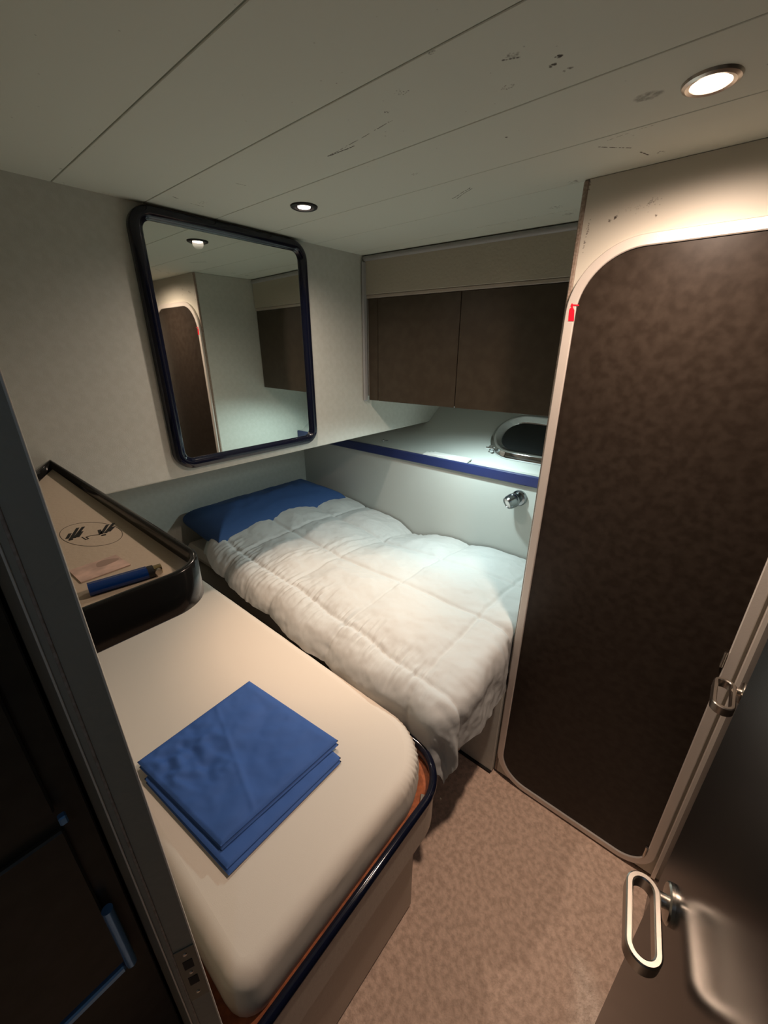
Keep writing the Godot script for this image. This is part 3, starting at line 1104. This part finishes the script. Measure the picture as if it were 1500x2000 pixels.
func make_quilt() -> void:
	var t := thing("quilt", Vector3(1.2, -1.0, -1.1), "white quilted duvet spread over the bed with a corner hanging down", "quilt")
	var na := 190
	var nb := 340
	var n1 := FastNoiseLite.new()
	n1.seed = 17
	n1.frequency = 1.0
	n1.fractal_octaves = 4
	var n2 := FastNoiseLite.new()
	n2.seed = 23
	n2.frequency = 1.0
	n2.fractal_octaves = 2
	var top := []
	var low := []
	var z_head := -1.90
	var z_foot := -0.425
	var Lb := z_foot - z_head
	for i in na + 1:
		var rt := []
		var rl := []
		for j in nb + 1:
			var over_foot := 0.215
			var b0 := 0.07 * pow(clampf((float(i) / na - 0.8) / 0.2, 0, 1), 2.0)
			var b := b0 + (Lb + over_foot - b0) * j / nb
			var zf := z_head + minf(b, Lb)
			var xe := table_value([-1.9, -1.64, -1.185, -0.83, -0.574, -0.39], [0.875, 0.845, 0.835, 0.805, 0.775, 0.765], zf)
			var over_side := table_value([-1.9, -1.5, -0.9, -0.6, -0.39], [0.11, 0.165, 0.170, 0.205, 0.235], zf)
			var flat := 1.686 - xe
			var a := (flat + over_side) * i / na
			var ra := table_value([-1.9, -0.95, -0.45], [0.125, 0.122, 0.072], zf)
			var fa := fall(a - flat, ra)
			var fb := fall(b - Lb, 0.055)
			var x := 1.686 - flat - fa.x
			var z := z_foot + fb.x
			# height of the top: wall side and seam side, crowned between
			var yw := table_value([-1.94, -1.66, -1.40, -1.17, -1.05, -0.857, -0.587, -0.4], [-0.925, -0.905, -0.925, -0.975, -0.950, -0.930, -0.918, -0.93], zf)
			var ye := table_value([-1.94, -1.64, -1.185, -0.83, -0.574, -0.39], [-0.875, -0.885, -0.895, -0.895, -0.897, -0.905], zf)
			var s := clampf(a / flat, 0, 1)
			var y := lerpf(yw, ye, s) + 0.030 * sin(PI * s) * (1.0 - 0.5 * clampf(fb.y / 0.05, 0, 1))
			# head end rests on the pillow
			y += 0.04 * groove(zf - z_head, 0.17)
			# stitched squares
			var ga := minf(absf(a - flat - 0.004), minf(absf(a - (1.686 - 1.12)), absf(a - (1.686 - 1.42))))
			var gb := minf(absf(b - (-0.505 - z_head)), minf(absf(b - (-0.86 - z_head)), minf(absf(b - (-1.22 - z_head)), absf(b - (-1.58 - z_head)))))
			var hem := minf(absf(a - (flat + over_side)), absf(b - (Lb + over_foot)))
			var puff := 0.012 * (1 - groove(ga, 0.06)) * (1 - groove(gb, 0.06))
			puff -= 0.009 * groove(ga, 0.010) + 0.006 * groove(gb, 0.009)
			# gathers run across the side seam
			var near_seam := groove(a - flat, 0.07) * (1.0 - smoothstep(-0.08, 0.02, b - Lb))
			puff += near_seam * 0.0080 * n2.get_noise_2d(b * 38.0, a * 5.0)
			puff += near_seam * groove(a - flat, 0.035) * 0.0045 * n2.get_noise_2d(b * 85.0 + 40.0, a * 7.0)
			var foot := clampf((b - Lb + 0.05) / 0.1, 0, 1)
			puff += foot * 0.007 * n2.get_noise_2d(a * 10.0, b * 2.0 + 9.0)
			# soft folds
			puff += 0.012 * n1.get_noise_2d(a * 4.0 + 2.0, b * 3.2)
			puff += 0.0025 * n1.get_noise_2d(a * 13.0 + b * 6.0, b * 9.0 - a * 7.0)
			# diagonal creases near the head and the wall fold
			puff += 0.006 * groove(zf + 1.22 + 0.25 * (s - 0.3), 0.05) * n2.get_noise_2d(a * 9.0, b * 30.0)
			puff *= smoothstep(0.0, 0.22, b - b0)
			var down := fa.y + fb.y
			var p := Vector3(x, y - down, z)
			if b < Lb: p.z = z_head + b
			var u := a - flat
			var v := b - Lb
			var ang := clampf((a - flat) / ra, 0, 1.5)
			var nrm := Vector3(-sin(ang), cos(ang), 0)
			if b > Lb:
				var an2 := clampf((b - Lb) / 0.055, 0, 1.55)
				nrm = (nrm * cos(an2) + Vector3(0, 0, 1) * sin(an2)).normalized()
			if u > 0.0 and v > 0.0:
				var r := sqrt(u * u + v * v)
				var phi := atan2(v, u)
				var f := fall(r, lerpf(ra, 0.055, phi / (PI / 2)))
				var d := Vector3(-cos(phi), 0, sin(phi))
				f.x += 0.016 * sin(phi * 6.0 + 0.6) * smoothstep(0.05, 0.25, r) * sin(phi * 2.0)
				p = Vector3(xe, y - f.y, z_foot) + d * f.x
				var tilt := clampf(r / lerpf(ra, 0.055, phi / (PI / 2)), 0, 1.5)
				nrm = (Vector3.UP * cos(tilt) + d * sin(tilt)).normalized()
			p += nrm * puff
			p.y -= 0.05 * groove(b - b0, 0.05) * smoothstep(0.75, 1.0, float(i) / na)
			if p.x > 1.05:
				p.z = minf(p.z, lerpf(p.z, -0.384, smoothstep(1.05, 1.115, p.x)))
			# head hem wavers
			p.z += 0.012 * n1.get_noise_1d(a * 6.0) * groove(b, 0.15)
			if fa.y > 0.0:
				p.y += 0.010 * n1.get_noise_1d(b * 5.0 + 3.0) * clampf(fa.y / 0.1, 0, 1)
			var th := 0.004 + 0.018 * (1 - groove(hem, 0.02)) * (1.0 if a > 0.02 else 0.3)
			rt.append(p)
			rl.append(p - nrm * th)
		top.append(rt)
		low.append(rl)
	var st := new_st()
	grid(st, top, Vector3.UP)
	grid(st, low, Vector3.DOWN)
	for i in na:
		for j in [0, nb]:
			flat_quad(st, top[i][j], top[i + 1][j], low[i + 1][j], low[i][j], Vector3(0, 0, -1.0 if j == 0 else 1.0))
	for j in nb:
		for i in [0, na]:
			flat_quad(st, top[i][j], top[i][j + 1], low[i][j + 1], low[i][j], Vector3(1.0 if i == 0 else -1.0, 0, 0))
	part(st, "cover", M.quilt, t)

func make_pillow() -> void:
	var t := thing("pillow", Vector3(1.23, -1.0, -1.98), "dark blue pillow at the head of the white bed", "pillow")
	var nz := FastNoiseLite.new()
	nz.seed = 31
	nz.frequency = 1.0
	var st := new_st()
	var lift := func(u: float, v: float) -> float:
		return 0.012 * nz.get_noise_2d(u * 5.0, v * 4.0) * sin(PI * u) * sin(PI * v) + 0.004 * nz.get_noise_2d(u * 17.0, v * 11.0) * sin(PI * u) * sin(PI * v)
	slab(st, Vector3(0.80, -0.890, -1.72), Vector3(1.66, -0.890, -1.72), Vector3(1.64, -0.870, -2.13), Vector3(0.82, -0.870, -2.13), 0.23, 0.3, 60, 36, lift)
	part(st, "pillowcase", M.blue_dark, t)

func make_folded_sheet() -> void:
	var t := thing("folded_sheet", Vector3(0.31, -0.966, -0.72), "neatly folded royal blue sheet lying on the bare mattress", "bed sheet")
	var y0 := -0.9638
	var nz := FastNoiseLite.new()
	nz.seed = 41
	nz.frequency = 1.0
	nz.fractal_octaves = 2
	var A := on_y(487, 1331, -0.945)
	var B := on_y(661, 1448, -0.945)
	var C := on_y(432, 1655, -0.945)
	var D := on_y(268, 1490, -0.945)
	var E := on_y(667, 1488, -0.962)
	var G := on_y(447, 1711, -0.962)
	var H := on_y(285, 1530, -0.962)
	# layers from the bottom: corners in plan order, mean height, thickness
	var mid := func(p: Vector3, y: float) -> Vector3: return Vector3(p.x, y, p.z)
	var up := on_y(490, 1335, -0.962)
	var layers := [
		[up, E, G, H, y0 + 0.003, 0.006],
		[up.lerp(A, 0.2), E.lerp(B, 0.12), G.lerp(C, 0.2), H.lerp(D, 0.15), y0 + 0.0085, 0.006],
		[up.lerp(A, 0.8), E.lerp(B, 0.86), G.lerp(C, 0.93), H.lerp(D, 0.8), y0 + 0.0145, 0.007],
		[A, B, C, D, y0 + 0.021, 0.007],
	]
	for k in layers.size():
		var L: Array = layers[k]
		var st := new_st()
		var last := k == layers.size() - 1
		var lift := func(u: float, v: float) -> float:
			var e := minf(minf(u, 1 - u), minf(v, 1 - v))
			var m := clampf(e / 0.06, 0, 1)
			var h := 0.0012 * nz.get_noise_2d(u * 6.0 + k * 7.0, v * 6.0) * m
			if last:
				h += 0.0045 * (0.5 + nz.get_noise_2d(u * 3.0, v * 3.0)) * m
				# crumple towards the corner that points at the door post
				var c := groove(Vector2(u - 0.28, v - 1.0 + 0.16).length(), 0.33)
				h += c * 0.011 * nz.get_noise_2d(u * 4.0 + v * 3.0, v * 5.0 - u * 2.0) * m
				h += 0.0022 * groove(absf((v - 0.55) - 0.4 * (u - 0.5)), 0.02) * m
			return h
		slab(st, mid.call(L[0], L[4]), mid.call(L[1], L[4]), mid.call(L[2], L[4]), mid.call(L[3], L[4]), L[5], 0.006, 70, 70, lift)
		part(st, "fold", M.blue, t)

# ------------------------------------------------------------------ tray shelf by the door post
func make_tray() -> void:
	var t := thing("corner_shelf", Vector3(0.13, -0.323, -0.8), "small cream shelf with a raised glossy black rim beside the door post", "shelf")
	var path := []
	var r := 0.05
	path.append(Vector3(0.050, 0, -0.486))
	path.append(Vector3(0.207 - r, 0, -0.486))
	for k in range(1, 15):
		var a := PI / 2 * (1.0 - k / 14.0)
		path.append(Vector3(0.207 - r + cos(a) * r, 0, -0.486 - r + sin(a) * r))
	path.append(Vector3(0.207, 0, -0.9))
	path.append(Vector3(0.207, 0, -1.280))
	path.append(Vector3(0.152, 0, -1.165))
	path.append(Vector3(0.050, 0, -0.95))
	var st := new_st()
	sweep(st, path, Vector3.UP, rect_profile(-0.005, 0.005, -0.323, -0.263, 0.0025), false, true)
	part(st, "rim", M.black_gloss, t, "glossy black raised rim")
	var plan := []
	for p in path: plan.append(Vector2(p.x, p.z))
	st = new_st()
	prism(st, plan, Vector3(0, -0.300, 0), Vector3.RIGHT, Vector3(0, 0, 1), Vector3(0, 0.016, 0))
	part(st, "shelf_board", M.cream, t, "cream laminate shelf board")
	# printed emblem: an oval outline with two clusters of short strokes
	var y := -0.2838
	st = new_st()
	var c := on_y(178, 1042, y)
	var ex := (on_y(240, 1040, y) - on_y(118, 1046, y)) * 0.5
	var ez := (on_y(185, 1066, y) - on_y(170, 1020, y)) * 0.5
	var oval := []
	for k in 60:
		var a := TAU * k / 60.0
		var p := c + ex * cos(a) + ez * sin(a)
		oval.append(Vector3(p.x, y, p.z))
	sweep(st, oval, Vector3.UP, rect_profile(-0.0003, 0.0003, -0.0001, 0.0002, 0.00005), true, false)
	for q in [[131, 1052, 137, 1042], [138, 1053, 152, 1031], [145, 1051, 163, 1029], [152, 1049, 160, 1038], [134, 1055, 143, 1053], [194, 1035, 197, 1043], [198, 1043, 210, 1025], [206, 1041, 222, 1022], [213, 1038, 222, 1029], [198, 1046, 207, 1044]]:
		var a2 := on_y(q[0], q[1], y)
		var b2 := on_y(q[2], q[3], y)
		sweep(st, [a2, b2], Vector3.UP, rect_profile(-0.0024, 0.0024, -0.0001, 0.0003, 0.0001), false, false)
	var curl := []
	for q in [[160, 1049], [168, 1054], [173, 1052], [168, 1049], [178, 1046], [196, 1044]]:
		curl.append(on_y(q[0], q[1], y))
	sweep(st, curl, Vector3.UP, rect_profile(-0.0007, 0.0007, -0.0001, 0.0003, 0.0001), false, false)
	part(st, "printed_emblem", M.ink, t, "black printed emblem of strokes inside an oval")
	# paper note
	var n := thing("paper_note", Vector3(0.11, -0.284, -0.57), "small pinkish paper note on the black rimmed shelf", "note")
	st = new_st()
	var e := [on_y(134, 1114, -0.282), on_y(226, 1083, -0.282), on_y(255, 1102, -0.282), on_y(158, 1137, -0.282)]
	var pl := []
	for p in e: pl.append(Vector2(p.x, p.z))
	prism(st, pl, Vector3(0, -0.2835, 0), Vector3.RIGHT, Vector3(0, 0, 1), Vector3(0, 0.0012, 0))
	part(st, "sheet", M.paper, n)
	st = new_st()
	var sp := on_y(208, 1098, -0.2822)
	var blob := []
	for k in 24:
		var a := TAU * k / 24.0
		var rr := 1.0 + 0.12 * sin(a * 3.0 + 1.0)
		blob.append(Vector2(sp.x + cos(a) * 0.014 * rr, sp.z + sin(a) * 0.0095 * rr))
	prism(st, blob, Vector3(0, -0.2823, 0), Vector3.RIGHT, Vector3(0, 0, 1), Vector3(0, 0.0001, 0))
	var stain := mat(Color(0.62, 0.53, 0.48), 0.8)
	part(st, "stain", stain, n, "grey stain on the paper")
	# lighter
	var la := on_y(173, 1152, -0.277)
	var lb := on_y(288, 1118, -0.277)
	var lc := on_y(316, 1110, -0.277)
	var li := thing("lighter", (la + lc) * 0.5 + Vector3(0, -0.007, 0), "blue disposable lighter with metal head on the shelf", "lighter")
	la.y = -0.2770
	lb.y = -0.2770
	lc.y = -0.2770
	st = new_st()
	sweep(st, [la, lb], Vector3.UP, rect_profile(-0.0105, 0.0105, -0.0065, 0.0065, 0.004), false, true)
	part(st, "body", M.lighter, li, "blue translucent plastic body")
	st = new_st()
	sweep(st, [lb + (lc - lb) * 0.02, lb.lerp(lc, 0.45)], Vector3.UP, rect_profile(-0.0095, 0.0095, -0.0062, 0.0058, 0.003), false, true)
	part(st, "collar", M.rubber, li)
	st = new_st()
	sweep(st, [lb.lerp(lc, 0.45), lc], Vector3.UP, rect_profile(-0.0075, 0.0035, -0.0058, 0.0050, 0.002), false, true)
	part(st, "hood", M.brass, li, "metal wind hood")
	st = new_st()
	var wd := (lc - lb).normalized().cross(Vector3.UP)
	var wc := lb.lerp(lc, 0.7) + wd * 0.0068
	lathe(st, wc - wd * 0.002, wd, [Vector2(0, 0), Vector2(0.0042, 0), Vector2(0.0042, 0.004), Vector2(0, 0.004)], 16)
	part(st, "striker_wheel", M.nickel, li)

# ------------------------------------------------------------------ porthole in the sloping hull
func make_porthole() -> void:
	var root := structure_root("window_1", "chrome framed oblong porthole with dark glass in the hull side")
	var s := Vector3(0.26, 0.185, 0).normalized()
	var inward := Vector3(-s.y, s.x, 0)
	if inward.x > 0: inward = -inward
	var org := Vector3(1.74, -0.515, 0)
	var lo := Vector2(-0.890, 0.050)
	var hi := Vector2(-0.40, 0.345)
	var path := []
	for p in rounded_rect(lo + Vector2(0.028, 0.028), hi - Vector2(0.028, 0.028), [0.115, 0.115, 0.115, 0.115], 18):
		path.append(org + s * p.y + Vector3(0, 0, p.x))
	var st := new_st()
	var prof := [Vector2(-0.030, 0.001), Vector2(0.030, 0.001), Vector2(0.030, 0.006), Vector2(0.024, 0.014), Vector2(0.015, 0.016), Vector2(0.011, 0.024), Vector2(0.002, 0.028), Vector2(-0.006, 0.025), Vector2(-0.012, 0.016), Vector2(-0.023, 0.013), Vector2(-0.030, 0.004)]
	sweep(st, path, inward, prof, true)
	part(st, "window_frame", M.chrome, root, "polished chrome frame")
	st = new_st()
	prism(st, rounded_rect(lo + Vector2(0.04, 0.04), hi - Vector2(0.04, 0.04), [0.10, 0.10, 0.10, 0.10], 12), org + inward * 0.0005, Vector3(0, 0, 1), s, inward * 0.006)
	part(st, "pane", M.glass, root, "dark glass pane")
	# dog clamp at the lower end
	st = new_st()
	var c := org + s * 0.075 + Vector3(0, 0, -0.84) + inward * 0.014
	lathe(st, c, inward, [Vector2(0.0, 0.0), Vector2(0.011, 0.0), Vector2(0.011, 0.010), Vector2(0.006, 0.012), Vector2(0.006, 0.022), Vector2(0.009, 0.024), Vector2(0.009, 0.030), Vector2(0, 0.031)], 20)
	var wing := Vector3(0, 0, 1)
	tube_between(st, c + inward * 0.027 - wing * 0.020 - s * 0.008, c + inward * 0.027 + wing * 0.020 - s * 0.008, 0.0045)
	part(st, "clamp", M.chrome, root, "chrome screw clamp")

# ------------------------------------------------------------------ reading lamp
func make_reading_lamp() -> void:
	var at := Vector3(1.70, -0.628, -0.640)
	var t := thing("reading_lamp", at, "small round chrome reading lamp on the pale hull lining", "lamp")
	var st := new_st()
	lathe(st, at, Vector3.LEFT, [Vector2(0, 0), Vector2(0.036, 0.0), Vector2(0.036, 0.010), Vector2(0.031, 0.016), Vector2(0.012, 0.019), Vector2(0.010, 0.030), Vector2(0, 0.030)], 36)
	part(st, "wall_base", M.lamp_chrome, t)
	var aim := Vector3(-0.80, -0.36, -0.48).normalized()
	var c := at + Vector3(-0.046, -0.004, -0.012)
	st = new_st()
	var prof := [Vector2(0, -0.032)]
	for k in 10:
		var a := -PI / 2 + PI * 0.5 * (k + 1) / 10.0
		prof.append(Vector2(cos(a) * 0.033, sin(a) * 0.032))
	prof.append(Vector2(0.031, 0.020))
	prof.append(Vector2(0.027, 0.030))
	prof.append(Vector2(0.0235, 0.030))
	prof.append(Vector2(0.0225, 0.026))
	lathe(st, c, aim, prof, 36)
	part(st, "head", M.lamp_chrome, t)
	st = new_st()
	lathe(st, c, aim, [Vector2(0.023, 0.0262), Vector2(0.012, 0.0285), Vector2(0.0, 0.029)], 28)
	part(st, "lens", mat(Color(0.93, 0.93, 0.92), 0.25), t, "white frosted lens")

# ------------------------------------------------------------------ doors and handles
func lever(parent: Node3D, face: Vector3, along: Vector3, out: Vector3) -> void:
	# face: point on the door; along: direction the loop reaches; out: away from the door
	var h := Node3D.new()
	h.name = "handle"
	parent.add_child(h, true)
	h.set_meta("label", "satin nickel loop lever handle on a round rosette")
	var st := new_st()
	lathe(st, face, out, [Vector2(0, 0), Vector2(0.024, 0.0), Vector2(0.024, 0.004), Vector2(0.022, 0.006), Vector2(0.010, 0.0065), Vector2(0.0085, 0.0065), Vector2(0.0085, 0.016), Vector2(0, 0.016)], 32)
	part(st, "rosette", M.nickel, h)
	var c := face + out * 0.033 + along * 0.037
	var path := []
	var hl := 0.0325
	var r := 0.0155
	for k in 17:
		var a := -PI / 2 + PI * k / 16.0
		path.append(c + along * (hl + cos(a) * r) + out * sin(a) * r)
	for k in 17:
		var a := PI / 2 + PI * k / 16.0
		path.append(c + along * (-hl + cos(a) * r) + out * sin(a) * r)
	st = new_st()
	sweep(st, path, Vector3.UP, rect_profile(-0.0042, 0.0042, -0.011, 0.011, 0.0018), true, false)
	part(st, "loop", M.nickel, h)

func make_doors() -> void:
	var e := Vector3(0.520, 0, 0.0865)
	var dir := Vector3(-1, 0, 0.175).normalized()
	var out := Vector3(-0.175, 0, -1).normalized()
	var root := structure_root("door_1", "open entry door of glossy dark brown laminate with loop handle")
	var st := new_st()
	var L := 0.55
	var plan := [Vector2(e.x, e.z), Vector2(e.x + dir.x * L, e.z + dir.z * L), Vector2(e.x + dir.x * L - out.x * 0.03, e.z + dir.z * L - out.z * 0.03), Vector2(e.x - out.x * 0.03, e.z - out.z * 0.03)]
	prism(st, plan, Vector3(0, FLOOR + 0.012, 0), Vector3.RIGHT, Vector3(0, 0, 1), Vector3(0, CEIL - FLOOR - 0.022, 0))
	part(st, "leaf", M.door, root)
	lever(root, e + dir * 0.058 + Vector3(0, -0.668, 0) + out * 0.0, dir, out)
	var root2 := structure_root("door_2", "dark door beside the wardrobe with a loop handle")
	st = new_st()
	box(st, Vector3(0.60, FLOOR + 0.012, 0.166), Vector3(1.06, CEIL - 0.02, 0.1895), 0.002)
	part(st, "leaf", M.door, root2)
	lever(root2, Vector3(0.992, -0.683, 0.1655), Vector3.LEFT, Vector3(0, 0, -1))

# ------------------------------------------------------------------ passage left of the post
func make_passage() -> void:
	var t := thing("passage_locker", Vector3(-0.45, FLOOR, -0.75), "passage locker beyond the door post, dark veneer colour standing in for shade", "locker")
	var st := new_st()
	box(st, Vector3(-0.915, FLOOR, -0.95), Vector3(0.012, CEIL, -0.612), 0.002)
	part(st, "body", M.brown_cabinet, t)  # dark veneer carries the passage gloom: shade put into the locker colour
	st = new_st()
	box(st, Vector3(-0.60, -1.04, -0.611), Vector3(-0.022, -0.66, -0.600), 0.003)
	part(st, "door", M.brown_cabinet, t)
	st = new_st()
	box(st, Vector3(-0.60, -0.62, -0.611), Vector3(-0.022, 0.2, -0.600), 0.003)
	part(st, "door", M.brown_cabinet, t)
	st = new_st()
	box(st, Vector3(-0.60, -1.062, -0.611), Vector3(-0.026, -1.046, -0.596), 0.003)
	part(st, "edge_strip", M.blue_lit_metal, t, "edge strip under the locker door, blue light put into its colour")
	st = new_st()
	tube_between(st, Vector3(-0.0165, -1.045, -0.592), Vector3(-0.0165, -0.87, -0.592), 0.0085)
	part(st, "pull_bar", M.blue_lit_metal, t, "vertical metal pull bar with blue light put into its colour")
	st = new_st()
	box(st, Vector3(-0.023, -0.640, -0.600), Vector3(-0.013, -0.624, -0.588), 0.002)
	part(st, "catch", M.blue_lit_metal, t, "small metal catch with blue light put into its colour")
	var p := Vector3(-0.38, CEIL, 0.25)
	var l := thing("passage_fill_light", p, "unseen cool fill light added over the passage to brighten the door post", "light")
	st = new_st()
	lathe(st, p, Vector3.DOWN, [Vector2(0.03, 0.0), Vector2(0.03, 0.006), Vector2(0.022, 0.010), Vector2(0.0, 0.011)], 24)
	part(st, "diffuser", glow(Color(0.80, 0.90, 1.0), 1.0), l)
	spot("beam", p + Vector3(0, -0.015, 0), Vector3(0.1, -1, -0.25), Color(0.72, 0.86, 1.0), 0.075, 65.0, 0.5, 0.03, l)  # added lamp, out of view, lifts the door post and locker

# ------------------------------------------------------------------ small things
func make_small_things() -> void:
	# fire extinguisher pictogram stuck on the wardrobe trim
	var t := thing("extinguisher_sticker", Vector3(1.1185, 0.06, -0.36), "red fire extinguisher pictogram sticker on the metal wardrobe trim", "sticker")
	var X := 1.1186
	var st := new_st()
	var pts := []
	for q in [[1110, 627], [1121, 627], [1122, 606], [1120, 602], [1119, 600], [1119, 597], [1131, 597.5], [1131, 595], [1119, 594.5], [1117.5, 592], [1116, 594], [1114.5, 597], [1116, 600], [1113, 603], [1111.5, 607]]:
		var p := on_x(q[0], q[1], X)
		pts.append(Vector2(p.z, p.y))
	prism(st, pts, Vector3(X, 0, 0), Vector3(0, 0, 1), Vector3.UP, Vector3(-0.0006, 0, 0))
	part(st, "pictogram", M.red, t)
	# papers lying on the hull ledge
	var n := thing("paper_booklet", Vector3(1.72, -0.517, -1.05), "thin white booklet lying on the hull ledge behind the blue rail", "booklet")
	for k in 3:
		st = new_st()
		var c := Vector3(1.712 + 0.002 * k, -0.510 + 0.0035 * k, -1.045 + 0.012 * k)
		box(st, c - Vector3(0.020, 0.0012, 0.13 - 0.012 * k), c + Vector3(0.020, 0.0012, 0.13 - 0.012 * k), 0.0005, Basis(Vector3.UP, 0.01 * k) * Basis(Vector3(0, 0, 1), 0.15))
		part(st, "page", M.white_paper, n)
	# small fitting in the shaded end of the ledge
	var f := thing("clip_hook", Vector3(1.75, -0.51, -1.50), "tiny chrome clip on the shaded end of the hull ledge", "clip")
	st = new_st()
	var c2 := Vector3(1.757, -0.498, -1.50)
	ball(st, c2, 0.008)
	tube_between(st, c2, c2 + Vector3(0.008, 0.004, 0.03), 0.004)
	part(st, "clip", M.chrome, f)
